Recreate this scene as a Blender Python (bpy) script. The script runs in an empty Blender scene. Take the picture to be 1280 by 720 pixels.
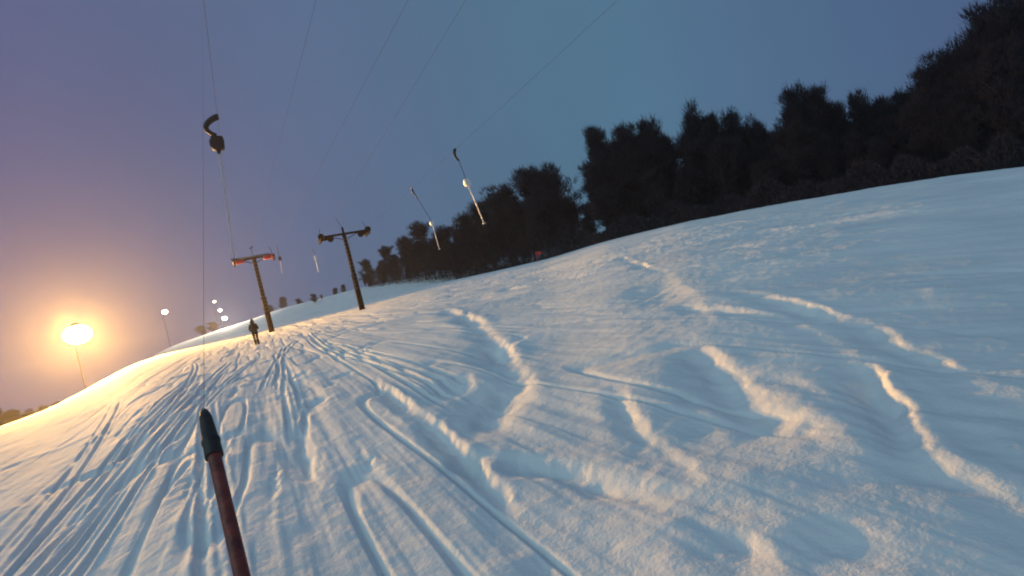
import bpy, bmesh, math, random
import numpy as np
from mathutils import Vector, Matrix, Quaternion

rnd = random.Random(11)
sc = bpy.context.scene
COL = sc.collection
R = math.radians

# ------------------------------------------------------------------ camera frame
CAMH = 1.7
F = 640.0                       # focal length in photo pixels (1280 wide)
ROLL = R(13.9)
cr, sr = math.cos(ROLL), math.sin(ROLL)
AX_R = Vector((cr, 0, -sr)); AX_U = Vector((sr, 0, cr)); AX_F = Vector((0, 1, 0))

cam_d = bpy.data.cameras.new('camera'); cam = bpy.data.objects.new('camera', cam_d); COL.objects.link(cam)
cam_d.sensor_width = 36; cam_d.lens = 18.0; cam_d.clip_start = 0.05; cam_d.clip_end = 5000
M3 = Matrix((AX_R, AX_U, -AX_F)).transposed()
cam.matrix_world = Matrix.Translation((0, 0, CAMH)) @ M3.to_4x4()
sc.camera = cam

def ray(px, py):
    return AX_F + AX_R * ((px - 640) / F) + AX_U * ((360 - py) / F)
def lev(px, py):                # azimuth, tan(elevation)
    d = ray(px, py); h = math.hypot(d.x, d.y)
    return math.atan2(d.x, d.y), d.z / h
def at(px, py, depth):          # a point at that forward depth
    d = ray(px, py); return Vector((0, 0, CAMH)) + d * (depth / d.y)

# ------------------------------------------------------------------ helpers
def link(o, parent=None):
    COL.objects.link(o)
    if parent: o.parent = parent
    return o
def tag(o, label=None, cat=None, group=None, kind=None):
    if label: o['label'] = label
    if cat: o['category'] = cat
    if group: o['group'] = group
    if kind: o['kind'] = kind
    return o
def empty(name, loc, label, cat, group=None, rz=0):
    o = bpy.data.objects.new(name, None); link(o); o.location = loc; o.rotation_euler = (0, 0, rz)
    o.empty_display_size = .3
    return tag(o, label, cat, group)
def copy_tree(o, parent=None):
    c = o.copy(); COL.objects.link(c)
    if parent: c.parent = parent
    for ch in list(o.children): copy_tree(ch, c)
    return c

class MB:
    def __init__(s): s.bm = bmesh.new()
    def box(s, c, size, rot=None, bev=0.0):
        r = bmesh.ops.create_cube(s.bm, size=1.0); vs = r['verts']
        m = Matrix.Translation(c) @ (rot.to_4x4() if rot else Matrix.Identity(4)) @ Matrix.Diagonal((*size, 1))
        bmesh.ops.transform(s.bm, matrix=m, verts=vs)
        if bev:
            es = list({e for v in vs for e in v.link_edges})
            bmesh.ops.bevel(s.bm, geom=es, offset=bev, segments=2, affect='EDGES', profile=.5)
        return s
    def tube(s, pts, rad, n=8, cap=True):
        pts = [Vector(p) for p in pts]
        if not isinstance(rad, (list, tuple)): rad = [rad] * len(pts)
        rings = []; ref = None
        for i, p in enumerate(pts):
            t = (pts[min(i + 1, len(pts) - 1)] - pts[max(i - 1, 0)]).normalized()
            if ref is None: ref = Vector((0, 0, 1)) if abs(t.z) < .9 else Vector((1, 0, 0))
            a = t.cross(ref)
            if a.length < 1e-4: a = t.orthogonal()
            a.normalize(); b = t.cross(a).normalized(); ref = a.cross(t)
            rings.append([s.bm.verts.new(p + (a * math.cos(2 * math.pi * k / n) + b * math.sin(2 * math.pi * k / n)) * rad[i]) for k in range(n)])
        for i in range(len(rings) - 1):
            for k in range(n):
                s.bm.faces.new((rings[i][k], rings[i][(k + 1) % n], rings[i + 1][(k + 1) % n], rings[i + 1][k]))
        if cap:
            s.bm.faces.new(list(reversed(rings[0]))); s.bm.faces.new(rings[-1])
        return s
    def disc(s, c, axis, rad, th, n=20):
        a = Vector(axis).normalized(); c = Vector(c)
        e = rad * .86
        return s.tube([c - a * th / 2, c - a * th / 2 * .98, c - a * th * .18, c + a * th * .18, c + a * th / 2 * .98, c + a * th / 2],
                      [rad * .3, rad, e, e, rad, rad * .3], n)
    def sphere(s, c, r, sc_=(1, 1, 1), u=16, v=10):
        q = bmesh.ops.create_uvsphere(s.bm, u_segments=u, v_segments=v, radius=r)
        bmesh.ops.transform(s.bm, matrix=Matrix.Translation(c) @ Matrix.Diagonal((*sc_, 1)), verts=q['verts'])
        return s
    def build(s, name, m, parent=None, smooth=True):
        bmesh.ops.recalc_face_normals(s.bm, faces=s.bm.faces)
        me = bpy.data.meshes.new(name); s.bm.to_mesh(me); s.bm.free()
        if m: me.materials.append(m)
        if smooth:
            me.polygons.foreach_set('use_smooth', [True] * len(me.polygons))
            try: me.set_sharp_from_angle(angle=R(35))
            except Exception: pass
        o = bpy.data.objects.new(name, me)
        return link(o, parent)

def mat(name, col, rough=.6, metal=0.0, var=.25, scale=6.0, bump=.0, col2=None, emit=None, estr=0.0, coat=0.0, spec=.5):
    m = bpy.data.materials.new(name); m.use_nodes = True; nt = m.node_tree; N = nt.nodes; L = nt.links
    b = N['Principled BSDF']; b.inputs['Roughness'].default_value = rough; b.inputs['Metallic'].default_value = metal
    b.inputs['Coat Weight'].default_value = coat; b.inputs['Specular IOR Level'].default_value = spec
    tc = N.new('ShaderNodeTexCoord'); nz = N.new('ShaderNodeTexNoise'); nz.inputs['Scale'].default_value = scale; nz.inputs['Detail'].default_value = 6
    L.new(tc.outputs['Object'], nz.inputs['Vector'])
    cr_ = N.new('ShaderNodeValToRGB'); L.new(nz.outputs['Fac'], cr_.inputs['Fac'])
    cr_.color_ramp.elements[0].position = .3; cr_.color_ramp.elements[1].position = .7
    c2 = col2 if col2 else tuple(min(1, x * (1 + var)) for x in col)
    cr_.color_ramp.elements[0].color = (*[x * (1 - var) for x in col], 1); cr_.color_ramp.elements[1].color = (*c2, 1)
    L.new(cr_.outputs['Color'], b.inputs['Base Color'])
    if bump:
        bp = N.new('ShaderNodeBump'); bp.inputs['Strength'].default_value = bump; bp.inputs['Distance'].default_value = .02
        L.new(nz.outputs['Fac'], bp.inputs['Height']); L.new(bp.outputs['Normal'], b.inputs['Normal'])
    if emit:
        b.inputs['Emission Color'].default_value = (*emit, 1); b.inputs['Emission Strength'].default_value = estr
    return m

# ------------------------------------------------------------------ noise
def _h(ix, iy, seed):
    n = (ix.astype(np.int64) * 374761393 + iy.astype(np.int64) * 668265263 + seed * 982451653) & 0xFFFFFFFF
    n = ((n ^ (n >> 13)) * 1274126177) & 0xFFFFFFFF
    n = n ^ (n >> 16)
    return (n & 0xFFFFFF).astype(np.float64) / 0xFFFFFF
def vnoise(x, y, seed=0):
    ix = np.floor(x); iy = np.floor(y); fx = x - ix; fy = y - iy
    fx = fx * fx * fx * (fx * (fx * 6 - 15) + 10); fy = fy * fy * fy * (fy * (fy * 6 - 15) + 10)
    a = _h(ix, iy, seed); b = _h(ix + 1, iy, seed); c = _h(ix, iy + 1, seed); d = _h(ix + 1, iy + 1, seed)
    return (a + (b - a) * fx) * (1 - fy) + (c + (d - c) * fx) * fy - .5
def fbm(x, y, oct=4, seed=0, gain=.5):
    s = 0; a = 1
    for i in range(oct):
        s = s + a * vnoise(x * 2 ** i + 17.3 * i, y * 2 ** i - 9.1 * i, seed + i * 7); a *= gain
    return s

# ------------------------------------------------------------------ terrain
near_px = [(-60, 556), (0, 533), (60, 512), (120, 480), (165, 455), (211, 440), (255, 430), (312, 416), (383, 397), (430, 385), (480, 371), (540, 356),
           (600, 343), (680, 325), (760, 301), (850, 279), (940, 262), (1040, 244), (1130, 229), (1200, 219), (1280, 209), (1400, 192)]
far_px = [(140, 490), (190, 446), (213, 433), (240, 424), (275, 412), (310, 401), (350, 386), (400, 373), (450, 360), (500, 350), (560, 340), (640, 329), (700, 322)]
nz = [lev(*p) for p in near_px]; nzA = np.array([p[0] for p in nz]); nzE = np.array([p[1] for p in nz])
fz = [lev(*p) for p in far_px]; fzA = np.array([p[0] for p in fz]); fzE = np.array([p[1] for p in fz])
rcA = np.radians([-60, -40, -30, -20, -5, 10, 30, 50, 70]); rcV = np.array([50, 66, 106, 124, 106, 76, 58, 50, 48.])
def smooth_tab(A, V, lo=-R(180), hi=R(180), sig=R(1.2)):
    g = np.linspace(lo, hi, 3601); v = np.interp(g, A, V)
    k = int(sig / (g[1] - g[0]) * 3); w = np.exp(-.5 * ((np.arange(-k, k + 1)) * (g[1] - g[0]) / sig) ** 2); w /= w.sum()
    vp = np.concatenate([np.full(k, v[0]), v, np.full(k, v[-1])]); return g, np.convolve(vp, w, 'valid')
_nA, _nE = smooth_tab(nzA, nzE, sig=R(.9)); _rA, _rV = smooth_tab(rcA, rcV, sig=R(6))
_fA, _fE = smooth_tab(np.concatenate([[nzA[0], R(-42)], fzA, [R(14), R(30)]]),
                      np.concatenate([[-.25, -.2], fzE, [fzE[-1] - .05, -.2]]), sig=R(.5))
LIFT = lev(318, 400)[0]          # bearing of the lift line
ldx, ldy = math.sin(LIFT), math.cos(LIFT)

def base_z(x, y):
    x = np.asarray(x, float); y = np.asarray(y, float)
    rho = np.hypot(x, y) + 1e-9; th = np.arctan2(x, y)
    # behind the camera the bearing table is faded into the side values
    e = np.interp(th, _nA, _nE); rc = np.interp(th, _rA, _rV)
    back = np.clip((np.abs(th) - R(65)) / R(60), 0, 1)
    e = e * (1 - back) + (-.06) * back
    a = e + 2 * CAMH / rc; b = CAMH / rc ** 2
    near = a * rho - b * rho ** 2
    over = np.maximum(rho - rc, 0)
    tail = CAMH + e * rho - .05 * over ** 2 / (over + 12)
    near = np.where(rho > rc, np.maximum(near, tail), near)
    ef = np.interp(th, _fA, _fE); R2 = 150.0
    far = CAMH + ef * rho - np.where(rho < R2, .0022 * (rho - R2) ** 2, .02 * (rho - R2) ** 2 / (rho - R2 + 30 + 1e-6))
    k = .35; h = np.clip(.5 + .5 * (near - far) / k, 0, 1)
    z = far * (1 - h) + near * h + k * h * (1 - h)
    z = np.where(rho < 40, near, z)
    z = np.where(rho > 190, z - np.minimum((rho - 190) * .03, 4), z)
    return z
def bz(x, y): return float(base_z(np.array([x]), np.array([y]))[0])
def ground_at(px, py, lim=130):
    d = ray(px, py); d = d / math.hypot(d.x, d.y)
    t = 1.2; prev = None
    while t < lim:
        z = CAMH + d.z * t
        if z < bz(d.x * t, d.y * t): break
        t *= 1.01
    return Vector((d.x * t, d.y * t, bz(d.x * t, d.y * t)))

# grooves traced by skis and boards: polylines on the snow (x, y), half width, depth, bank on the uphill side
def stroke(pts, w, d, lip=.5): return ([ground_at(*p).xy for p in pts], w, d, lip)
GROOVES = [
    stroke([(815, 350), (832, 375), (845, 400)], .50, .17, .1),
    stroke([(1085, 560), (1140, 590), (1180, 640)], .17, .09, .1),
    stroke([(1010, 640), (1060, 670), (1120, 720)], .18, .12, .1),
    stroke([(540, 450), (565, 470), (575, 500)], .30, .2, .1),
    stroke([(545, 385), (592, 402), (624, 440), (642, 480), (640, 530), (622, 570)], .26, .22, .9),
    stroke([(600, 475), (614, 510), (606, 550)], .34, .25, .15),
    stroke([(596, 478), (572, 510), (556, 528)], .16, .14, .9),
    stroke([(448, 462), (485, 492), (522, 516), (575, 560), (640, 640), (700, 700), (760, 750)], .10, .11, .9),
    stroke([(400, 470), (450, 510), (500, 530)], .14, .09, .7),
    stroke([(440, 452), (470, 430), (500, 418)], .10, .06, .4),
    stroke([(900, 360), (955, 372), (1010, 384), (1080, 412), (1120, 440)], .17, .16, 1.0),
    stroke([(840, 380), (900, 386), (960, 390), (1036, 424), (1070, 462), (1104, 510), (1136, 560), (1190, 596), (1250, 628), (1330, 690)], .13, .13, 1.0),
    stroke([(1060, 395), (1120, 432), (1180, 462), (1232, 498), (1300, 550)], .13, .12, .9),
    stroke([(820, 400), (876, 446), (930, 492), (985, 536), (1040, 568), (1100, 620), (1160, 680)], .20, .12, .8),
    stroke([(770, 320), (820, 338), (862, 372), (880, 410)], .18, .12, .6),
    stroke([(560, 560), (640, 572), (720, 586), (800, 606), (910, 632), (1000, 680)], .12, .08, .7),
    stroke([(960, 462), (1010, 488), (1060, 520)], .12, .09, .7),
    stroke([(1180, 520), (1232, 550), (1290, 606)], .12, .10, .8),
    stroke([(890, 450), (915, 520), (930, 590)], .45, .20, .1),
    stroke([(760, 470), (800, 540), (870, 600), (960, 660)], .12, .05, .6),
    stroke([(365, 500), (392, 560), (420, 630), (450, 720)], .07, .09, .6),
    stroke([(340, 470), (372, 540), (402, 640)], .06, .07, .6),
    stroke([(300, 480), (285, 505), (268, 540)], .06, .08, .3),
    stroke([(345, 560), (340, 640), (330, 730)], .05, .07, .4),
    stroke([(290, 530), (270, 600), (235, 720)], .05, .08, .5),
    stroke([(240, 530), (180, 580), (110, 640), (20, 690)], .09, .09, .8),
    stroke([(200, 530), (150, 575), (70, 610), (0, 640)], .16, .10, .5),
    stroke([(245, 560), (190, 640), (150, 720)], .06, .07, .6),
    stroke([(262, 560), (222, 640), (190, 725)], .06, .08, .5),
    stroke([(180, 520), (120, 560), (40, 600), (-20, 620)], .14, .08, .3),
    stroke([(430, 540), (500, 620), (560, 720)], .07, .06, .6),
    stroke([(460, 500), (560, 580), (600, 640), (660, 735)], .07, .05, .8),
    stroke([(850, 640), (920, 680), (960, 730)], .12, .08, .7),
    stroke([(660, 690), (700, 730)], .10, .09, .8),
]
DENTS = [ground_at(x, y) for x, y in [(254, 455), (254, 470), (255, 490), (275, 483), (245, 502), (262, 440), (312, 470), (335, 452), (300, 455), (290, 440), (225, 470),
                                      (205, 482), (372, 470), (395, 500), (428, 470), (585, 570), (360, 440), (330, 435)]]

def detail_z(x, y, rho):
    s = x * ldx + y * ldy; t = x * ldy - y * ldx              # along / across the lift line
    # right of the lift people ride down fanning to the right: a second track direction
    a2 = R(-52); d2x, d2y = math.sin(a2), math.cos(a2)
    s2 = x * d2x + y * d2y; t2 = x * d2y - y * d2x
    warp = fbm(s / 15, t / 6, 2, 91) * .9
    wr = 1 / (1 + np.exp(-(t - 4.2 - .12 * s) / 1.2))         # 0 near the lift, 1 on the right slope
    # near streaks
    n1 = fbm(s / 5.5, (t + warp * .25) / .30, 4, 3, .5)
    n1b = fbm(s / 14.0, (t + warp * .3) / .75, 3, 13, .45)
    rid = np.abs(vnoise(s / 3.5 + 5, (t + warp * .4) / .42, 23)) * 2
    left = .021 * n1 + .052 * n1b - .045 * np.clip(.20 - rid, 0, 1) / .20
    n2 = fbm(s2 / 3.0, (t2 + warp * .7) / .55, 4, 33, .5)
    n2b = fbm(s2 / 6.0, (t2 + warp) / 1.6, 3, 43, .5)
    rid2 = np.abs(vnoise(s2 / 6 + 5, (t2 + warp * .9) / 1.1, 53)) * 2
    gate = np.clip(fbm(x / 5, y / 5, 2, 71) * 2.4 + .35, 0, 1)
    right = .030 * n2 + .045 * n2b - .07 * gate * np.clip(.16 - rid2, 0, 1) / .16
    flank = 1 / (1 + np.exp((t + 3.0) / .8))                  # smooth groomed flank on the far left
    left = left * (1 - .5 * flank)
    z = left * (1 - wr) + right * wr
    z += (.10 * fbm(x / 6.5, y / 6.5, 3, 101) + .035 * fbm(x / 2.6, y / 2.6, 3, 151)) * (.35 + .65 * wr) + .014 * fbm(x / .30, y / .30, 4, 111, .6) * (.5 + gate) * (.3 + .7 * wr) + .013 * fbm(s / 2.6, (t + warp * .3) / .14, 3, 131, .6) * (1 - wr) * (1 - .5 * flank) + .022 * fbm(s2 / 1.4, (t2 + warp * .4) / .2, 3, 141, .6) * wr
    # broken crust lumps
    c = vnoise(x / .8, y / .8, 121); z += .05 * np.clip(c - .22, 0, 1) * gate * 2
    fade = np.clip(1 - (rho - 60) / 60, .25, 1)
    return z * fade

PAIRS = []
_pr = random.Random(3)
for q in range(16):
    t0 = _pr.uniform(-4.2, 2.6); s0 = _pr.uniform(1.5, 14); n = _pr.uniform(6, 20); cv = _pr.uniform(-.004, .004); sl_ = _pr.uniform(-.09, .09)
    for off in (0, _pr.uniform(.16, .26)):
        PAIRS.append((t0 + off, s0, s0 + n, sl_, cv, _pr.uniform(.02, .045)))
for q in range(0):
    t0 = _pr.uniform(1, 5); s0 = _pr.uniform(1, 6); n = _pr.uniform(6, 16); cv = _pr.uniform(-.01, .01); sl_ = _pr.uniform(.5, 1.3)
    for off in (0, _pr.uniform(.18, .4)):
        PAIRS.append((t0 + off, s0, s0 + n, sl_, cv, _pr.uniform(.02, .04)))
def ski_lines(x, y, z):
    s = x * ldx + y * ldy; t = x * ldy - y * ldx
    for t0, s0, s1, a, c, dep in PAIRS:
        u = s - s0; d = np.abs(t - t0 - a * u - c * u * u) / math.hypot(1, a)
        m = (d < .2) & (s > s0) & (s < s1)
        env = np.clip(np.minimum(u[m], s1 - s[m]) / 1.2, 0, 1)
        dd = d[m]; z[m] += env * (-dep * np.clip(1.6 - dd / .032, 0, 1) + dep * .35 * np.exp(-((dd - .075) / .025) ** 2))
    return z
def carve(x, y, z):
    wob = fbm(x / .45, y / .45, 4, 201, .6) * .09
    for pts, w, dep, lip in GROOVES:
        P = np.array([[p[0], p[1]] for p in pts])
        m = (x > P[:, 0].min() - 1.5) & (x < P[:, 0].max() + 1.5) & (y > P[:, 1].min() - 1.5) & (y < P[:, 1].max() + 1.5)
        idx = np.nonzero(m)[0]
        if len(idx) == 0: continue
        X = x[idx]; Y = y[idx]; best = np.full(len(idx), 9.); side = np.zeros(len(idx)); u = np.zeros(len(idx))
        L = np.concatenate([[0], np.cumsum(np.hypot(*np.diff(P, axis=0).T))]); T = L[-1]
        for i in range(len(P) - 1):
            ax, ay = P[i]; bx, by = P[i + 1]; ex, ey = bx - ax, by - ay; l2 = ex * ex + ey * ey + 1e-9
            q = np.clip(((X - ax) * ex + (Y - ay) * ey) / l2, 0, 1)
            dx = X - ax - q * ex; dy = Y - ay - q * ey; d = np.hypot(dx, dy)
            b = d < best; best = np.where(b, d, best); side = np.where(b, np.sign(dx + .25 * dy), side); u = np.where(b, L[i] + q * (L[i + 1] - L[i]), u)
        d = np.maximum(best + wob[idx], 0)
        env = np.clip(np.minimum(u, T - u) / (.25 * T + .2), 0, 1) ** 1.1 * np.clip(.50 + 2.4 * vnoise(u / 1.3, u * 0 + dep * 50 + P[0, 0], 7), .12, 1.25)
        sd = best * side + wob[idx] * .8                      # signed distance: positive on the steep bank's side
        rough = .75 + .5 * (vnoise(X / .22, Y / .22, 61) + .5)
        w = w * .8; dep = dep * .68
        prof = np.where(sd < 0, -dep * np.exp(-(sd / (w * 1.5)) ** 2), -dep * (1 - np.clip(sd / (w * 1.5), 0, 1) ** 2 * (3 - 2 * np.clip(sd / (w * 1.5), 0, 1)))) * rough
        lp = lip * dep * .16 * np.exp(-((sd - w * 1.7) / (w * .7)) ** 2) * rough
        z[idx] += (prof + lp) * env
    for p in DENTS:
        d2 = (x - p.x) ** 2 + (y - p.y) ** 2; r = .14 + .02 * p.y * .3
        z += -.10 * np.exp(-d2 / r ** 2) + .03 * np.exp(-d2 / (1.8 * r) ** 2)
    return z

def build_snow():
    th = np.concatenate([np.radians(np.arange(-60, 60.001, .1)), np.radians(np.arange(62, 298.1, 2.0))])
    nt = len(th)
    rr = 1.2 * np.exp(np.arange(0, 850) * math.log(450 / 1.2) / 849); nr = len(rr)
    RR, TT = np.meshgrid(rr, th, indexing='ij')
    x = (RR * np.sin(TT)).ravel(); y = (RR * np.cos(TT)).ravel(); rho = RR.ravel()
    z = base_z(x, y) + detail_z(x, y, rho)
    z = carve(x, y, z)
    z = ski_lines(x, y, z)
    co = np.empty((nr * nt + 1, 3)); co[:-1, 0] = x; co[:-1, 1] = y; co[:-1, 2] = z; co[-1] = (0, 0, 0)
    i = np.arange(nr - 1)[:, None] * nt; j = np.arange(nt)[None, :]; j2 = (j + 1) % nt
    q = np.stack([i + j, i + nt + j, i + nt + j2, i + j2], -1).reshape(-1, 4)
    jj = np.arange(nt); tri = np.stack([jj, (jj + 1) % nt, np.full(nt, nr * nt)], -1)
    me = bpy.data.meshes.new('snow_slope')
    me.vertices.add(len(co)); me.vertices.foreach_set('co', co.ravel().astype(np.float32))
    nl = q.size + tri.size; me.loops.add(nl); me.loops.foreach_set('vertex_index', np.concatenate([q.ravel(), tri.ravel()]).astype(np.int32))
    npoly = len(q) + len(tri); me.polygons.add(npoly)
    st = np.concatenate([np.arange(len(q)) * 4, q.size + np.arange(len(tri)) * 3]); me.polygons.foreach_set('loop_start', st.astype(np.int32))
    me.polygons.foreach_set('use_smooth', np.ones(npoly, bool)); me.update(calc_edges=True); me.validate()
    # snow material
    m = bpy.data.materials.new('snow'); m.use_nodes = True; nt_ = m.node_tree; N = nt_.nodes; L = nt_.links; b = N['Principled BSDF']
    tc = N.new('ShaderNodeTexCoord')
    n1 = N.new('ShaderNodeTexNoise'); n1.inputs['Scale'].default_value = .5; n1.inputs['Detail'].default_value = 8; L.new(tc.outputs['Object'], n1.inputs['Vector'])
    ramp = N.new('ShaderNodeValToRGB'); ramp.color_ramp.elements[0].position = .3; ramp.color_ramp.elements[1].position = .7
    ramp.color_ramp.elements[0].color = (.70, .74, .77, 1); ramp.color_ramp.elements[1].color = (.86, .87, .87, 1)
    L.new(n1.outputs['Fac'], ramp.inputs['Fac']); L.new(ramp.outputs['Color'], b.inputs['Base Color'])
    b.inputs['Roughness'].default_value = .85; b.inputs['Specular IOR Level'].default_value = .08
    n2 = N.new('ShaderNodeTexNoise'); n2.inputs['Scale'].default_value = 45; n2.inputs['Detail'].default_value = 6; L.new(tc.outputs['Object'], n2.inputs['Vector'])
    n3 = N.new('ShaderNodeTexNoise'); n3.inputs['Scale'].default_value = 5; n3.inputs['Detail'].default_value = 5; L.new(tc.outputs['Object'], n3.inputs['Vector'])
    b1 = N.new('ShaderNodeBump'); b1.inputs['Strength'].default_value = .32; b1.inputs['Distance'].default_value = .012; L.new(n2.outputs['Fac'], b1.inputs['Height'])
    b2 = N.new('ShaderNodeBump'); b2.inputs['Strength'].default_value = .5; b2.inputs['Distance'].default_value = .04; L.new(n3.outputs['Fac'], b2.inputs['Height'])
    L.new(b1.outputs['Normal'], b2.inputs['Normal']); L.new(b2.outputs['Normal'], b.inputs['Normal'])
    me.materials.append(m)
    o = bpy.data.objects.new('snow_slope', me); link(o); tag(o, kind='structure')
    return o
build_snow()

# ------------------------------------------------------------------ materials
M_steel = mat('galvanised_steel', (.20, .20, .21), .5, .6, .3, 9, .2)
M_rust = mat('brown_painted_steel', (.010, .004, .0035), .9, 0, .5, 5, .2, spec=.08)
M_darkpost = mat('dark_steel', (.006, .005, .006), .9, 0, .4, 6, .2, spec=.08)
M_red = mat('red_paint', (.50, .015, .02), .45, .0, .35, 7, .15)
M_rubber = mat('black_plastic', (.010, .009, .010), .6, 0, .3, 20, .2)
M_cord = mat('pale_rope', (.62, .55, .53), .6, 0, .15, 30)
M_cable = mat('wire_cable', (.06, .06, .065), .9, 0, .3, 4, spec=.1)
M_dcable = mat('dark_cord', (.05, .045, .045), .6, 0, .3, 8)
M_redpole = mat('worn_red_fibreglass', (.16, .014, .011), .5, 0, .6, 22, .5, col2=(.26, .04, .022))
M_glint = mat('yellow_glint', (.85, .55, .06), .4, 0, .1, 5)  # yellow of the lamp's reflection, put into the colour
M_white = mat('white_plastic', (.75, .75, .75), .4, 0, .1, 5)
M_bark = mat('bark', (.055, .045, .042), .9, 0, .4, 4, .4)
M_twig = mat('twigs', (.014, .009, .015), .9, 0, .45, .6)
M_cloth = mat('dark_winter_cloth', (.010, .008, .008), .85, 0, .3, 5)
M_skin = mat('skin', (.45, .28, .22), .6, 0, .1, 8)
M_grey = mat('grey_housing', (.012, .012, .013), .9, 0, .3, 5, spec=.08)
M_wood = mat('dark_boards', (.010, .008, .008), .8, 0, .4, 3, .3)

# ------------------------------------------------------------------ lift towers
def make_tower(name, base, height, label, arm_len, M_post, M_arm, arm_dir, upright, plate=False):
    t = empty(name, base, label, 'lift tower', 'drag lift towers')
    ax = Vector((math.cos(arm_dir), math.sin(arm_dir), 0)); al = Vector((-ax.y, ax.x, 0))
    rot = Matrix((ax, al, Vector((0, 0, 1)))).transposed()
    m = MB(); m.tube([(0, 0, -.4), (0, 0, height * .45), (0, 0, height * .452), (0, 0, height)], [.26, .24, .20, .17], 14)
    for z in (.02, height * .45): m.tube([(0, 0, z), (0, 0, z + .05)], .31, 14)
    m.build('post', M_post, t)
    m = MB(); m.box((0, 0, height - .06), (arm_len, .17, .18), rot, .015)
    for s in (-1, 1): m.tube([ax * s * arm_len * .30 + Vector((0, 0, height - .13)), Vector((0, 0, height - .62))], .035, 8)
    m.build('crossarm', M_post, t)
    for s in (-1, 1):
        c = ax * s * (arm_len / 2 - .12) + Vector((0, 0, height - .16))
        sh = MB()
        sh.box(c + Vector((0, 0, -.06)), (.16, 1.7, .22), rot, .04)
        sh.box(c + ax * s * -.22 + Vector((0, 0, -.06)), (.95, .5, .30), rot, .08)
        a = sh.build('sheave_beam', M_arm, t)
        for k in (-1.5, -.5, .5, 1.5):
            w = MB(); w.disc(c + al * k * .46 + ax * s * .16 + Vector((0, 0, -.12)), ax, .25, .14, 18)
            w.build('sheave_wheel', M_grey, a)
        if upright:
            for q, zz in ((.12, .05), (-.62, -.28)):
                w = MB(); w.disc(c + ax * s * q + al * -.7 + Vector((0, 0, zz)), al, .27, .12, 18); w.tube([c + ax * s * q * .3 + al * -.6, c + ax * s * q + al * -.6 + Vector((0, 0, zz))], .05, 6)
                w.build('guide_wheel', M_grey, a)
        h = MB(); h.tube([c + Vector((0, 0, .02)), c + ax * s * .10 + Vector((0, 0, .55)), c + ax * s * -.05 + Vector((0, 0, .9))], .022, 6)
        h.build('rope_guard', M_post, t)
    if upright:
        m = MB(); m.tube([(0, 0, height), (0, 0, height + .55)], .10, 12); m.tube([(0, 0, height + .5), Vector((0, 0, height + 1.5)) + ax * -.35], .018, 6)
        m.build('mast', M_post, t)
    else:
        m = MB(); m.tube([(0, 0, height), (0, 0, height + 1.0)], .022, 8); m.tube([Vector((0, 0, height + .85)) - ax * .16, Vector((0, 0, height + 1.02)) + ax * .16], .05, 8)
        m.build('mast', M_post, t)
        m = MB(); m.box(Vector((0, 0, height + .12)), (arm_len * .86, .05, .12), rot, .01); m.build('service_rail', M_steel, t)
    # rungs on the side of the post
    m = MB()
    for k in range(int((height - 2) / .35)):
        z = 2 + k * .35
        m.tube([al * -.10 + Vector((0, 0, z)) - ax * .17, al * -.34 + Vector((0, 0, z)) - ax * .17, al * -.34 + Vector((0, 0, z)) + ax * .17, al * -.10 + Vector((0, 0, z)) + ax * .17], .010, 5)
    for q in (-.17, .17): m.tube([al * -.34 + Vector((0, 0, 1.9)) + ax * q, al * -.34 + Vector((0, 0, height - .5)) + ax * q], .014, 5)
    m.build('ladder', M_steel, t)
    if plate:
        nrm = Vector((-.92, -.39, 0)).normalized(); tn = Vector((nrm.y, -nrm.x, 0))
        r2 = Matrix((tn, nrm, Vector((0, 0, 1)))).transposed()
        m = MB(); m.box(nrm * .20 + Vector((0, 0, 2.75)), (.34, .02, .75), r2, .008); m.build('glint_plate', M_glint, t)  # added yellow plate imitating the lamp's reflection on the post
        m = MB(); m.box(nrm * .165 + Vector((0, 0, 2.75)), (.06, .05, .6), r2); m.build('glint_bracket', M_steel, t)
    return t

g1 = ground_at(340, 415); g2 = ground_at(453, 387)
d1, d2 = g1.y, g2.y
top1 = at(316, 322, d1); h1 = top1.z - g1.z
top2 = at(432, 291, d2); h2 = top2.z - g2.z
ARMD = -LIFT                     # crossarm at right angles to the lift line
print('tower depths', d1, h1, d2, h2)
A1L = 43 / F * d1 * 1.02; A2L = 58 / F * d2 * .98
T1 = make_tower('lift_tower', g1, h1, 'nearer brown lift tower with red crossarm wheels and a yellow painted glint, beside the dark figure', A1L, M_rust, M_red, ARMD, False, True)
T2 = make_tower('lift_tower', g2, h2, 'dark lift tower with long crossarm and no red paint, right of the red-armed tower', A2L, M_darkpost, M_darkpost, ARMD, True)
# far towers, faint in the haze
def far_tower(px, pybase, pytop, depth, label, red):
    p = at(px, pybase, depth); p.z = bz(p.x, p.y); h = at(px, pytop, depth).z - p.z
    t = empty('lift_tower', p, label, 'lift tower', 'drag lift towers')
    MB().tube([(0, 0, -.3), (0, 0, h)], [.16, .12], 10).build('post', red, t)
    ax = Vector((math.cos(ARMD), math.sin(ARMD), 0))
    m = MB(); m.tube([ax * -1.2 + Vector((0, 0, h - .1)), ax * 1.2 + Vector((0, 0, h - .1))], .07, 8)
    for s in (-1, 1): m.tube([ax * s * 1.1 + Vector((-.0, -.4, h - .2)), ax * s * 1.1 + Vector((0, .4, h - .2))], .12, 8)
    m.build('crossarm', red, t)
    return t

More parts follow.
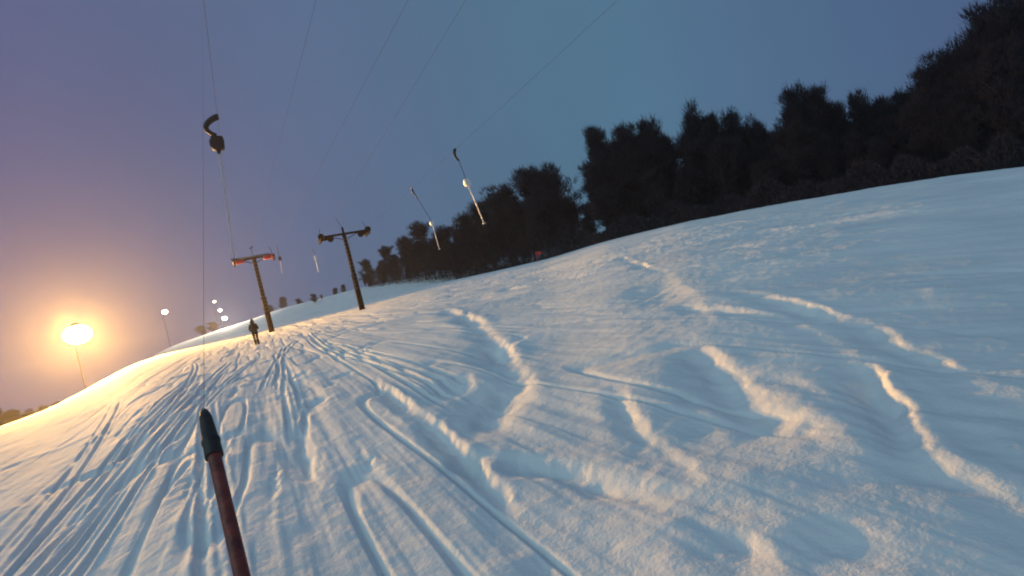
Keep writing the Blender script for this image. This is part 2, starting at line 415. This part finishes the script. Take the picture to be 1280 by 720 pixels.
# ------------------------------------------------------------------ cables
axv = Vector((math.cos(ARMD), math.sin(ARMD), 0)); alv = Vector((-axv.y, axv.x, 0))
def cable_line(A, B, sag, n=24):
    return [A.lerp(B, i / n) - Vector((0, 0, sag * 4 * (i / n) * (1 - i / n))) for i in range(n + 1)]
def cable_end_far(p, along, dz): return p + alv * along + Vector((0, 0, dz))
def arm_point(base, h, arml, s): return base + axv * s * (arml / 2 - .02) + Vector((0, 0, h + .04))
CAB = {}
def make_cable(key, P, px_near, dist_near, label):
    # second point: where the cable crosses the given picture line on its way over the camera
    Q = px_near
    far_end = P + alv * 62 + Vector((0, 0, 2.6))
    pts = cable_line(Q, P, .25)[:-1] + cable_line(P, far_end, .5)
    MB().tube(pts, .0045, 6).build('haul_cable', M_cable); o = bpy.data.objects['haul_cable' if not CAB else [k for k in bpy.data.objects.keys() if k.startswith('haul_cable')][-1]]
    tag(o, label, 'cable', 'haul cables of the two drag lifts'); CAB[key] = pts; return o
P1L = arm_point(g1, h1, A1L, -1); P1R = arm_point(g1, h1, A1L, 1); P2L = arm_point(g2, h2, A2L, -1); P2R = arm_point(g2, h2, A2L, 1)
def through(P, px, py):          # the cable from P runs level-ish back over the camera along that line of sight
    d = ray(px, py); k = (P.z - .12 - CAMH) / d.z; Q = Vector((0, 0, CAMH)) + d * k
    v = (Q - P); v.z = 0; v.normalize(); return P + v * 66 + Vector((0, 0, -.3))
def cable_at_depth(key, y):
    pts = CAB[key]
    for a, b in zip(pts, pts[1:]):
        if (a.y - y) * (b.y - y) <= 0: return a.lerp(b, (y - a.y) / (b.y - a.y + 1e-9))
def to_px(p):
    v = p - Vector((0, 0, CAMH)); return 640 + F * v.dot(AX_R) / v.y, 360 - F * v.dot(AX_U) / v.y
make_cable('1L', P1L, through(P1L, 260, 60), 0, 'haul cable over the rider leading to the left end of the red crossarm')
make_cable('1M', g1 + Vector((0, 0, h1 + .98)), through(g1 + Vector((0, 0, h1 + .98)), 384, 20), 0, 'thin middle cable running over the mast top of the red-armed tower')
make_cable('1R', P1R, through(P1R, 430, 140), 0, 'haul cable leading to the right end of the red crossarm')
make_cable('2L', P2L, through(P2L, 520, 90), 0, 'haul cable leading to the left end of the dark tower crossarm')
make_cable('2R', P2R, through(P2R, 564, 186), 0, 'haul cable carrying the bright-boxed hanger to the right end of the dark crossarm')
for k in CAB: print(k, [tuple(round(v) for v in to_px(cable_at_depth(k, y))) for y in (5, 7, 9, 11, 14, 18, 25)])

# ------------------------------------------------------------------ tow hangers
def make_hanger(key, y, px_box, px_end, label, box_mat, rod_mat, k=1.0, lit=None, rod_r=.014, bowk=.3, hookq=1.0):
    top = cable_at_depth(key, y)
    bx = at(*px_box, y); en = at(*px_end, y)
    t = empty('tow_hanger', top, label, 'tow hanger', 'tow hangers on the haul cables')
    side = (bx - top); b = bx - top; e = en - top
    dn = (e - b).normalized(); sd = Vector((axv.x, axv.y, 0))
    # curved dark arm from the grip on the cable down to the spring box
    grip = MB(); grip.box((0, 0, 0), (.07, .24, .10), Matrix((axv, alv, Vector((0, 0, 1)))).transposed(), .015); grip.tube([alv * -.16, alv * .16], .035, 8); grip.build('cable_grip', M_rubber, t)
    m = MB(); pts = []
    neck = b - dn * .17 * k
    for i in range(15):
        q = i / 14; bow = math.sin(math.pi * q) ** .8 * bowk
        pts.append(Vector((0, 0, 0)).lerp(neck, q * hookq) - sd * bow)
    m.tube(pts, [(.070 - .030 * i / 14) * k for i in range(15)], 8); m.build('hook_arm', M_rubber, t)
    if hookq < 1: MB().tube([pts[-1], neck], .016, 6).build('upper_rod', M_grey, t)
    zq = dn * -1; xq = (sd - zq * sd.dot(zq)).normalized(); yq = zq.cross(xq)
    rot = Matrix((xq, yq, zq)).transposed()
    m = MB(); m.box(b, (.25 * k, .20 * k, .30 * k), rot, .045 * k); m.tube([b + xq * .13 * k, b - xq * .15 * k], .085 * k, 12)
    m.tube([b - zq * .13 * k, b - zq * .24 * k], [.06 * k, .025 * k], 8)
    m.build('spring_box', box_mat, t)
    m = MB(); m.tube([b - zq * .2 * k, b.lerp(e, .5), e], rod_r, 8); m.build('tow_rod', rod_mat, t)
    m = MB(); m.disc(e - zq * .01, zq, .085 * k, .03, 14); m.build('seat_plate', rod_mat if lit else M_rubber, t)
    return t
def hanger_depth(key, px_top_y):   # depth at which the cable crosses that picture row
    best = min((abs(to_px(cable_at_depth(key, y))[1] - px_top_y), y) for y in np.arange(5, 36, .1)); return float(best[1])
yA = hanger_depth('1L', 146); yB = hanger_depth('2R', 187); print('hanger depths', yA, yB, to_px(cable_at_depth('1L', yA)), to_px(cable_at_depth('2R', yB)))
make_hanger('1L', yA, (272, 179), (293, 324), 'large near tow hanger with curved black hook and black box', M_rubber, M_cord, 1.6, rod_r=.024, bowk=.34)
make_hanger('2R', yB, (584, 228), (605, 279), 'tow hanger with a bright lit box left of the tall trees', M_white, M_white, 1.35, lit=True, rod_r=.030, bowk=.12, hookq=.38)
yC = hanger_depth('2R', 236); c = to_px(cable_at_depth('2R', yC)); print('C', yC, c)
make_hanger('2R', yC, (540, 279), (549, 311), 'faint tow hanger before the low left end of the forest', M_white, M_white, 1.0, lit=True, rod_r=.024, bowk=.04, hookq=.3)
c = to_px(cable_at_depth('2L', 44)); print('D', c)
def far_hanger(p, px0, px1, depth, label, boxm, rodm):
    a = at(*px0, depth); b_ = at(*px1, depth); t = empty('tow_hanger', a, label, 'tow hanger', 'tow hangers on the haul cables'); e = b_ - a
    MB().box((0, 0, 0), (.22, .2, .36), None, .04).build('spring_box', boxm, t)
    MB().tube([Vector((0, 0, .1)), Vector((0, 0, 0)) + (p - a)], .02, 6).build('hook_arm', M_rubber, t)
    MB().tube([Vector((0, 0, -.1)), e], .035, 6).build('tow_rod', rodm, t)
cD = cable_at_depth('1R', 45); print('1R@45', to_px(cD)); cE = cable_at_depth('2L', 52); print('2L@52', to_px(cE))
q = to_px(cD); far_hanger(cD, (q[0] + 4, q[1] + 16), (q[0] + 7, q[1] + 34), 45, 'small dark-boxed tow hanger just right of the red crossarm', M_rubber, M_cord)
q = to_px(cE); far_hanger(cE, (q[0] + 3, q[1] + 10), (q[0] + 7, q[1] + 28), 52, 'tiny white tow hanger below the left arm of the dark tower', M_white, M_white)

# ------------------------------------------------------------------ the rider's own T-bar in the foreground
tp = at(255, 514, 1.50); jt = at(263, 578, 1.38); bt = at(306, 735, 1.12)
dirv = (bt - tp).normalized(); end = bt + dirv * .75
t = empty('tow_bar', end, 'red tow bar pole with a black sleeve in the foreground, held by the photographer', 'tow bar')
O = end
j2 = tp.lerp(bt, .30)
MB().tube([tp.lerp(bt, .22) - O, j2 - O, bt - O, end - O], .0165, 24).build('pole', M_redpole, t)
m = MB(); L_ = [(0, .005), (.012, .012), (.05, .0165), (.12, .0185), (.2, .0205), (.21, .0235), (.225, .0235), (.235, .0215), (.26, .022), (.30, .0225), (.315, .0225), (.318, .019)]
m.tube([tp.lerp(bt, a) - O for a, r_ in L_], [r_ for a, r_ in L_], 24); m.build('grip_sleeve', M_rubber, t)
MB().tube([tp - dirv * .012 - O, tp - dirv * .004 - O, tp + dirv * .012 - O, tp + dirv * .016 - O], [.003, .008, .009, .006], 14).build('rope_clamp', M_steel, t)
MB().tube([Vector((-.28, 0, 0)), Vector((-.1, -.0, 0)), Vector((0, 0, 0)), Vector((.1, 0, 0)), Vector((.28, 0, 0))], [.02, .024, .028, .024, .02], 14).build('cross_bar', M_rubber, t)
yT = hanger_depth('1L', -30); cT = cable_at_depth('1L', yT); print('own rope meets cable at', yT, to_px(cT))
cp = [tp.lerp(cT, i / 30) - Vector((0, 0, .05 * math.sin(math.pi * i / 30))) for i in range(31)]
MB().tube([p - O for p in cp], .0007, 6).build('tow_cord', M_dcable, t)

# ------------------------------------------------------------------ the figure beside the tower
def make_person():
    g = ground_at(322, 431); hgt = (at(317, 398, g.y).z - g.z); s = hgt / 1.80; print('person depth', g.y, 'height', hgt)
    t = empty('person', g, 'person in dark winter clothes and pointed hood standing on the snow beside the nearer tower', 'person', rz=LIFT * -1)
    print(to_px(g))
    t.scale = (s, s, s)
    J = {'pel': (0, 0, .92, .155), 'wai': (0, .02, 1.08, .15), 'che': (0, .04, 1.30, .185), 'nk': (0, .06, 1.48, .075), 'hd': (0, .09, 1.60, .105), 'hd2': (0, .09, 1.70, .09),
         'hl': (-.10, 0, .86, .115), 'kl': (-.095, .07, .48, .078), 'al': (-.085, -.02, .10, .055), 'tl': (-.085, .15, .05, .05),
         'hr': (.10, 0, .86, .115), 'kr': (.085, .09, .48, .078), 'ar': (.08, 0, .10, .055), 'tr': (.085, .17, .05, .05),
         'sl': (-.19, .04, 1.38, .085), 'el': (-.27, .06, 1.10, .065), 'wl': (-.20, .26, .98, .045), 'pl': (-.18, .33, .98, .042),
         'sr': (.19, .04, 1.38, .085), 'er': (.27, .07, 1.10, .065), 'wr': (.16, .28, 1.03, .045), 'pr': (.13, .35, 1.04, .042)}
    E = ['pel-wai', 'wai-che', 'che-nk', 'nk-hd', 'hd-hd2', 'pel-hl', 'hl-kl', 'kl-al', 'al-tl', 'pel-hr', 'hr-kr', 'kr-ar', 'ar-tr', 'che-sl', 'sl-el', 'el-wl', 'wl-pl', 'che-sr', 'sr-er', 'er-wr', 'wr-pr']
    ks = list(J); me = bpy.data.meshes.new('body')
    me.from_pydata([J[k][:3] for k in ks], [(ks.index(e.split('-')[0]), ks.index(e.split('-')[1])) for e in E], [])
    o = bpy.data.objects.new('body', me); link(o, t); me.materials.append(M_cloth)
    sk = o.modifiers.new('skin', 'SKIN'); sk.use_smooth_shade = True
    for i, k in enumerate(ks):
        me.skin_vertices[0].data[i].radius = (J[k][3], J[k][3]); me.skin_vertices[0].data[i].use_root = (k == 'pel')
    o.modifiers.new('sub', 'SUBSURF').levels = 2; o.modifiers['sub'].render_levels = 2
    # pointed hood, jacket hem, face, gloves with fingers, boots
    m = MB(); m.tube([(0, .07, 1.46), (0, .06, 1.56), (0, .055, 1.66), (0, .04, 1.75), (0, -.01, 1.84)], [.12, .135, .13, .085, .02], 14); m.build('hood', M_cloth, t)
    m = MB(); m.tube([(0, 0, .74), (0, 0, .90), (0, .015, 1.08), (0, .035, 1.30), (0, .05, 1.42), (0, .06, 1.50)], [.215, .205, .19, .215, .18, .09], 18); m.build('jacket', M_cloth, t)
    m = MB(); m.sphere((0, .165, 1.61), .06, (.9, .6, 1.25)); m.sphere((0, .205, 1.60), .014); m.build('face', M_skin, t)
    for sx in (-1, 1):
        c = Vector((.165 * sx + (-.02 if sx > 0 else -.0), .34, 1.01)); m = MB(); m.sphere(c, .045, (.8, 1.1, .6), 10, 8)
        for f in range(4): m.tube([c + Vector(((f - 1.5) * .019, .03, 0)), c + Vector(((f - 1.5) * .021, .085 - .006 * abs(f - 1.5), -.012)), c + Vector(((f - 1.5) * .021, .10, -.045))], [.011, .0105, .008], 6)
        m.tube([c + Vector((-sx * .03, 0, 0)), c + Vector((-sx * .055, .035, .005)), c + Vector((-sx * .05, .065, -.01))], [.013, .012, .009], 6)
        m.build('glove', M_rubber, t)
        m = MB(); m.tube([(sx * .083, -.02, .34), (sx * .083, -.02, .12), (sx * .083, .0, .05)], [.085, .075, .07], 12); m.box((sx * .083, .08, .035), (.11, .31, .09), None, .03); m.build('boot', M_rubber, t)
make_person()

# ------------------------------------------------------------------ lamps
def emis(name, col, st):
    m = bpy.data.materials.new(name); m.use_nodes = True; nt = m.node_tree
    b = nt.nodes['Principled BSDF']; b.inputs['Base Color'].default_value = (.8, .8, .8, 1)
    b.inputs['Emission Color'].default_value = (*col, 1); b.inputs['Emission Strength'].default_value = st
    return m
SOD = (1.0, .50, .115); WARM = (1.0, .80, .55)
def make_lamp(px, py, depth, label, r, col, est, power, arm=.9, aim=None):
    p = at(px, py, depth); gz = bz(p.x, p.y); h = p.z - gz
    t = empty('street_lamp', (p.x, p.y, gz), label, 'lamp', 'lit lamps along the slope')
    m = MB(); off = Vector((-arm, .35, 0)); m.tube([off + Vector((0, 0, -.4)), off + Vector((0, 0, h - .2)), off * .6 + Vector((0, 0, h + .28)), Vector((0, 0, h + r * .75))], [.05, .04, .03, .03], 8); m.build('post', M_darkpost, t)
    m = MB(); m.tube([(0, 0, h + r * 1.0), (0, 0, h + r * .92), (0, 0, h + r * .72)], [r * .12, r * .3, r * .42], 16); m.build('lamp_head', M_grey, t)
    m = MB(); m.sphere((0, 0, h), r, (1, 1, .82)); m.build('lamp_glass', emis('lamp_glow', col, est), t)
    if power:
        l = bpy.data.lights.new('lamp_light', 'SPOT' if aim else 'POINT'); l.energy = power; l.color = col; l.shadow_soft_size = r * 1.05
        if aim:                    # a floodlight head turned down the piste
            l.spot_size = R(128); l.spot_blend = 1.0
        lo = bpy.data.objects.new('lamp_light', l); link(lo, t); lo.location = (0, 0, h)
        if aim: lo.rotation_euler = (Vector(aim) - p).to_track_quat('-Z', 'Y').to_euler()
    return t
make_lamp(97, 418, 60, 'large blazing orange lamp at far left wrapped in a glow', 1.35, SOD, 70, 1650000, aim=(-9, 2, 4))
make_lamp(206, 390, 118, 'single small white lamp between the blazing orange lamp and the row of three', .55, WARM, 20, 4000)
make_lamp(268, 377, 165, 'topmost and smallest of the three small lamps left of the nearer tower', .36, WARM, 20, 0)
make_lamp(275, 388, 148, 'middle one of the three small lamps left of the nearer tower', .42, WARM, 20, 3000)
make_lamp(281, 398, 132, 'lowest and largest of the three small lamps, just over the lit snow bank', .55, WARM, 22, 110000, aim=None)

# ------------------------------------------------------------------ small far things
g = ground_at(672, 327); g = Vector((g.x * .98, g.y * .98, 0)); g.z = bz(g.x, g.y)
t = empty('marker_flag', g, 'small red marker flag on a stick at the snow edge before the forest', 'flag'); t.scale = (1.5, 1.5, 1.3)
MB().tube([(0, 0, -.2), (0, 0, 1.15)], .025, 8).build('stick', M_red, t)
m = MB()
vs = [[m.bm.verts.new((.02 + .62 * i / 6, .07 * math.sin(i * 1.3), 1.13 - .12 * i / 6 - (.42 - .18 * i / 6) * j)) for j in (0, 1)] for i in range(7)]
for i in range(6): m.bm.faces.new((vs[i][0], vs[i + 1][0], vs[i + 1][1], vs[i][1]))
fl = m.build('flag_cloth', mat('red_cloth', (.75, .03, .04), .7), t); sd_ = fl.modifiers.new('thick', 'SOLIDIFY'); sd_.thickness = .008

# ------------------------------------------------------------------ trees
def rand_dir(r): 
    z = r.uniform(-1, 1); a = r.uniform(0, 6.283); q = math.sqrt(1 - z * z); return Vector((q * math.cos(a), q * math.sin(a), z))
def tree_mesh(seed, shape, ntw=9000):
    """unit-height (1 = 10 m) winter tree: trunk, limbs, and fine twig clumps"""
    r = random.Random(seed); H = 10.0
    tr = MB(); lean = Vector((r.uniform(-.3, .3), r.uniform(-.3, .3), 0))
    def tp_(z): return lean * (z / H) ** 2 + Vector((.12 * math.sin(z * .9 + seed), .12 * math.cos(z * .7 + seed), 0)) * (z / H) + Vector((0, 0, z))
    tr.tube([tp_(z) for z in (-.3, .4, 2, 4, 6, 8, 9.4)], [.22, .17, .14, .11, .075, .04, .015], 8)
    limbs = []
    for i in range(26):
        z0 = r.uniform(1.0 if shape != 'tall' else 1.8, 8.6); q = z0 / H; a = i * 2.4 + r.uniform(-.5, .5)
        ln = (1.0 - q) * 2.2 + .9 if shape == 'round' else (1 - q) * 1.5 + .9
        ln *= r.uniform(.6, 1.15) * (1 if z0 > 2.5 else .75)
        out = Vector((math.cos(a), math.sin(a), 0)); up = 1.4 if shape == 'round' else 2.1
        p0 = tp_(z0); pts = [p0]
        for k in range(1, 5): pts.append(p0 + out * ln * (k / 4) ** .8 * .8 + Vector((0, 0, up * ln * (k / 4) ** 1.3 * .8)) + rand_dir(r) * .10 * k)
        tr.tube(pts, [.05 * (1.1 - q), .04 * (1.1 - q), .025, .016, .008], 5, False); limbs.append(pts)
    trunk = tr.build('trunk', M_bark)
    V = []; Fc = []
    top = [tp_(6.8), tp_(7.8), tp_(8.8), tp_(9.5), tp_(9.9)]
    clumps = []
    for L_ in limbs + [top, top]:
        for k in range(1, 5):
            clumps.append((L_[k], r.uniform(.35, .8) * (1.15 - .08 * k)))
            if r.random() < .6: clumps.append((L_[k] + rand_dir(r) * .6, r.uniform(.25, .6)))
    for i in range(ntw):
        c, rad = clumps[r.randrange(len(clumps))]
        d = rand_dir(r); base = c + d * rad * r.random() ** .6
        up = (Vector((0, 0, 1.4)) + d * .9 + rand_dir(r) * .6).normalized(); ln = r.uniform(.35, .95); w = r.uniform(.013, .030)
        s = up.cross(rand_dir(r)).normalized() * w
        n = len(V); V += [base - s, base + s, base + up * ln]; Fc.append((n, n + 1, n + 2))
        if r.random() < .5:
            s2 = up.cross(s).normalized() * w * 1.5; n = len(V); V += [base + up * ln * .3 - s2, base + up * ln * .3 + s2, base + up * ln * .75 + s2 * 1.5]; Fc.append((n, n + 1, n + 2))
    me = bpy.data.meshes.new('crown'); me.from_pydata(V, [], Fc); me.materials.append(M_twig)
    return trunk.data, me, trunk
protos = []
for i in range(8):
    tm, cm, tmp = tree_mesh(100 + i, 'round' if i % 3 else 'tall'); bpy.data.objects.remove(tmp); protos.append((tm, cm))

def plant(x, y, h, label, group=None, wide=1.0, cat='tree', pi=None):
    tm, cm = protos[rnd.randrange(8) if pi is None else pi]
    z = bz(x, y)
    t = empty('bare_tree', (x, y, z - .1), label, cat, group, rnd.uniform(0, 6.28))
    s = h / 10.4; t.scale = (s * wide, s * wide, s)
    link(bpy.data.objects.new('trunk', tm), t); link(bpy.data.objects.new('crown', cm), t)
    return t
def tree_px(px, py, depth, label, group=None, wide=1.0, pi=None, jit=0):
    p = at(px, py, depth); return plant(p.x, p.y, p.z - bz(p.x, p.y), label, group, wide, pi=pi)

# tops read from the skyline, left to right: x, y, depth, width factor, label
sky_trees = [
    (455, 322, 150, 1.1, 'short bare tree at the left end of the forest, nearest the dark tower'),
    (480, 306, 146, 1.1, 'short bushy tree second from the left end of the forest'),
    (503, 292, 142, 1.0, 'low tree third from the left end of the forest'),
    (520, 277, 138, 1.1, 'tree behind the faint tow hanger at the low end of the forest'),
    (552, 279, 130, 1.2, 'round tree just right of the faint tow hanger'),
    (578, 266, 124, 1.1, 'tree just below the bright-boxed tow hanger rod'),
    (600, 252, 118, 1.0, 'tree at the lower tip of the bright-boxed tow hanger'),
    (624, 233, 112, 1.2, 'rounded tree just left of the first tall twin-topped clump'),
    (658, 206, 106, 1.1, 'first taller tree right of the hangers, left half of its clump'),
    (682, 208, 104, 1.1, 'first taller tree right of the hangers, right half of its clump'),
    (704, 244, 100, .9, 'tree on the shoulder just left of the deep sky gap'),
    (728, 288, 96, .9, 'short tree at the bottom of the deep sky gap'),
    (741, 156, 84, .8, 'tall narrow tree standing on the right edge of the deep sky gap'),
    (778, 152, 82, 1.1, 'tall round tree second from the deep sky gap'),
    (806, 148, 80, 1.0, 'tallest top of the rounded clump right of the deep sky gap'),
    (826, 164, 80, .9, 'right shoulder tree of the rounded clump before the small notch'),
    (842, 222, 78, .8, 'lower tree in the small notch between two tall clumps'),
    (860, 134, 74, .9, 'pointed tall tree just right of the small notch'),
    (884, 142, 73, .9, 'tree behind the right side of the pointed tall tree'),
    (910, 138, 74, .9, 'paler round-topped tree in the middle of the forest'),
    (942, 146, 69, .8, 'slim pointed tree right of the paler round-topped one'),
    (966, 162, 68, .9, 'lower tree before the broad ragged clump'),
    (988, 110, 66, .8, 'left point of the broad ragged clump'),
    (1014, 110, 65, .9, 'right point of the broad ragged clump'),
    (1042, 128, 64, .9, 'sloping shoulder tree of the broad ragged clump'),
    (1068, 116, 62, .8, 'thin pointed tree right of the broad ragged clump'),
    (1096, 118, 61, .9, 'flat-topped tree left of the rise to the tallest trees'),
    (1122, 112, 60, .9, 'last flat-topped tree before the tallest trees at right'),
    (1150, 82, 58, .8, 'slim spiky tree where the forest rises to its tallest part'),
    (1172, 66, 57, .9, 'tree second on the rise to the tallest part of the forest'),
    (1198, 52, 56, .9, 'third tree on the rise at the upper right of the picture'),
    (1222, 14, 55, .9, 'tall tree reaching the top edge at the upper right'),
    (1250, -8, 54, 1.0, 'tall tree cut off by the top edge, second from the right edge'),
    (1285, -20, 53, 1.0, 'tallest tree at the right edge, cut off by the frame'),
]
for i, (x, y, d, w, lab) in enumerate(sky_trees): tree_px(x, y + 3, d, lab, 'trees of the dark forest edge', w * (1.35 if x < 720 else .92))
xs = [s[0] for s in sky_trees]; ys = [s[1] for s in sky_trees]; ds = [s[2] for s in sky_trees]
def zone(px):
    return ('low left part' if px < 640 else 'part left of the deep sky gap' if px < 722 else 'part just right of the deep sky gap' if px < 846 else 'middle part' if px < 1080 else 'tall right part')
def top_row(px, py0): return float(np.interp(px, xs, ys))
for px in range(452, 1330, 9):                        # trees in front, a little lower than the skyline
    dd = float(np.interp(px, xs, ds)) * rnd.uniform(.90, .97); yt = top_row(px, 0); base = float(np.interp(px, [p[0] for p in near_px], [p[1] for p in near_px]))
    k = rnd.uniform(.25, .62); k = k if px > 700 or px < 640 else k * .8
    y = yt + (base - yt) * k
    tree_px(px + rnd.uniform(-3, 3), y, dd, 'lower bare tree in the forest front, %s' % zone(px), 'lower trees along the forest front, %s' % zone(px), rnd.uniform(1.0, 1.5))
for px in range(460, 1330, 16):                        # trees behind, filling the mass
    dd = float(np.interp(px, xs, ds)) * rnd.uniform(1.08, 1.2); yt = top_row(px, 0); base = float(np.interp(px, [p[0] for p in near_px], [p[1] for p in near_px]))
    y = yt + (base - yt) * rnd.uniform(.12, .4)
    tree_px(px, y, dd, 'tree deeper inside the forest, %s' % zone(px), 'trees deeper inside the forest, %s' % zone(px), rnd.uniform(1.0, 1.3))
for k, (px, py, d) in enumerate([(-30, 505, 120), (-8, 512, 118), (14, 512, 122), (34, 513, 126), (52, 508, 130), (70, 502, 136)]):
    tree_px(px, py, d, 'dim low tree at the left edge below the blazing lamp', 'dim trees at the left edge', 1.4)

V = []; Fc = []; r_ = random.Random(5)
for i in range(110000):
    px = r_.uniform(446, 1380); dd = float(np.interp(px, xs, ds)) * r_.uniform(.86, 1.12); p = at(px, 300, dd); gz = bz(p.x, p.y)
    base = Vector((p.x, p.y, gz + r_.uniform(0, 1) ** 1.5 * (5.0 if px < 735 else 2.4) * (.6 + .8 * abs(math.sin(px * .05) * math.sin(px * .021)))))
    up = (Vector((0, 0, 1)) + rand_dir(r_) * .8).normalized(); ln = r_.uniform(.3, .7); sv = up.cross(rand_dir(r_)).normalized() * r_.uniform(.03, .06)
    n = len(V); V += [base - sv, base + sv, base + up * ln]; Fc.append((n, n + 1, n + 2))
me = bpy.data.meshes.new('undergrowth'); me.from_pydata(V, [], Fc); me.materials.append(M_twig)
tag(link(bpy.data.objects.new('undergrowth', me)), 'dense dark brushwood filling the foot of the forest', 'undergrowth', kind='stuff')

for px, py, d, w_, lab in [(250, 407, 140, 2.6, 'low dark bush behind the lit snow bank, left one of two under the small lamps'), (264, 402, 140, 2.6, 'low dark bush behind the lit snow bank, nearer the lowest small lamp'),
                           (391, 367, 122, 2.0, 'small dark bush alone on the far slope between the two towers'), (401, 368, 128, 1.6, 'paler bush just right of the small dark bush')]:
    tree_px(px, py, d, lab, 'small bushes on the far slope', w_)
for px, py, d, lab in [(337, 378, 215, 'faint far tree just right of the nearer tower post'), (352, 369, 220, 'faint far tree halfway between the small hangers'), (418, 357, 205, 'faint far tree left of the dark tower post'),
                       (428, 353, 195, 'faint far tree touching the dark tower post'), (372, 370, 225, 'faint thin far tree left of the small dark bush')]:
    tree_px(px, py + 3, d, lab, 'faint far trees behind the towers', 1.5)
for o in list(bpy.data.objects):
    if o.get('group') == 'small bushes on the far slope': o.name = 'bush'; o['category'] = 'bush'
# ------------------------------------------------------------------ haze
hz = MB(); hz.box((0, 0, 0), (1, 1, 1)); ho = hz.build('haze', None, smooth=False)
zmin = -45
ho.scale = (960, 960, 40 - zmin); ho.location = (0, 0, (40 + zmin) / 2)
tag(ho, kind='stuff')
hm = bpy.data.materials.new('haze_air'); hm.use_nodes = True; nt = hm.node_tree; nt.nodes.clear()
out = nt.nodes.new('ShaderNodeOutputMaterial'); pv = nt.nodes.new('ShaderNodeVolumePrincipled')
pv.inputs['Color'].default_value = (.9, .9, .92, 1); pv.inputs['Density'].default_value = .00030; pv.inputs['Anisotropy'].default_value = .72
nt.links.new(pv.outputs['Volume'], out.inputs['Volume']); ho.data.materials.append(hm)

# ------------------------------------------------------------------ sky and light
SUN_AZ, SUN_EL = R(245), R(40)        # soft cool fill added behind the camera on the left to brighten the snow (azimuth clockwise from +Y)
w = bpy.data.worlds.new('World'); sc.world = w; w.use_nodes = True; nt = w.node_tree; N = nt.nodes; L = nt.links; bg = N['Background']
sky = N.new('ShaderNodeTexSky'); sky.sky_type = 'NISHITA'; sky.sun_disc = False; sky.sun_elevation = R(2); sky.sun_rotation = SUN_AZ; sky.dust_density = 2; sky.ozone_density = 4
tc = N.new('ShaderNodeTexCoord'); sep = N.new('ShaderNodeSeparateXYZ'); L.new(tc.outputs['Generated'], sep.inputs[0])
# left-right tone (purple to teal) and height tone
mr = N.new('ShaderNodeMapRange'); mr.inputs['From Min'].default_value = -.75; mr.inputs['From Max'].default_value = .15; L.new(sep.outputs['X'], mr.inputs['Value'])
mix = N.new('ShaderNodeMix'); mix.data_type = 'RGBA'; L.new(mr.outputs['Result'], mix.inputs['Factor'])
mix.inputs['A'].default_value = (.104, .104, .230, 1); mix.inputs['B'].default_value = (.082, .165, .250, 1)
mr3 = N.new('ShaderNodeMapRange'); mr3.inputs['From Min'].default_value = .3; mr3.inputs['From Max'].default_value = .9; L.new(sep.outputs['X'], mr3.inputs['Value'])
mix3 = N.new('ShaderNodeMix'); mix3.data_type = 'RGBA'; L.new(mr3.outputs['Result'], mix3.inputs['Factor']); L.new(mix.outputs['Result'], mix3.inputs['A']); mix3.inputs['B'].default_value = (.060, .078, .190, 1)
# brighter sky behind the photographer, added to lift the snow
mr2 = N.new('ShaderNodeMapRange'); mr2.inputs['From Min'].default_value = .2; mr2.inputs['From Max'].default_value = -.8; mr2.inputs['To Min'].default_value = 0; mr2.inputs['To Max'].default_value = 1; L.new(sep.outputs['Y'], mr2.inputs['Value'])
mix2 = N.new('ShaderNodeMix'); mix2.data_type = 'RGBA'; L.new(mr2.outputs['Result'], mix2.inputs['Factor']); L.new(mix3.outputs['Result'], mix2.inputs['A']); mix2.inputs['B'].default_value = (.17, .24, .32, 1)
sk = N.new('ShaderNodeVectorMath'); sk.operation = 'SCALE'; sk.inputs['Scale'].default_value = .02; L.new(sky.outputs['Color'], sk.inputs[0])
ad = N.new('ShaderNodeVectorMath'); ad.operation = 'ADD'; L.new(mix2.outputs['Result'], ad.inputs[0]); L.new(sk.outputs['Vector'], ad.inputs[1])
cl = N.new('ShaderNodeTexNoise'); cl.inputs['Scale'].default_value = 2.2; cl.inputs['Detail'].default_value = 3; L.new(tc.outputs['Generated'], cl.inputs['Vector'])
cm_ = N.new('ShaderNodeMapRange'); cm_.inputs['To Min'].default_value = .88; cm_.inputs['To Max'].default_value = 1.12; L.new(cl.outputs['Fac'], cm_.inputs['Value'])
s2 = N.new('ShaderNodeVectorMath'); s2.operation = 'SCALE'; L.new(ad.outputs['Vector'], s2.inputs[0]); L.new(cm_.outputs['Result'], s2.inputs['Scale'])
L.new(s2.outputs['Vector'], bg.inputs['Color']); bg.inputs['Strength'].default_value = 1.0

sl = bpy.data.lights.new('sun', 'SUN'); sl.energy = .55; sl.angle = R(40); sl.color = (.62, 1.0, .92)
so = bpy.data.objects.new('sun', sl); link(so)
sdv = Vector((math.sin(SUN_AZ) * math.cos(SUN_EL), math.cos(SUN_AZ) * math.cos(SUN_EL), math.sin(SUN_EL)))
so.rotation_euler = sdv.to_track_quat('Z', 'Y').to_euler()

sc.view_settings.view_transform = 'Standard'; sc.view_settings.look = 'None'; sc.view_settings.exposure = 0; sc.view_settings.gamma = 1
sc.cycles.use_denoising = True
try: sc.cycles.denoiser = 'OPENIMAGEDENOISE'
except Exception: pass
sc.cycles.max_bounces = 6; sc.cycles.volume_bounces = 1; sc.cycles.diffuse_bounces = 3; sc.cycles.sample_clamp_indirect = 4
sc.cycles.filter_width = 2.0
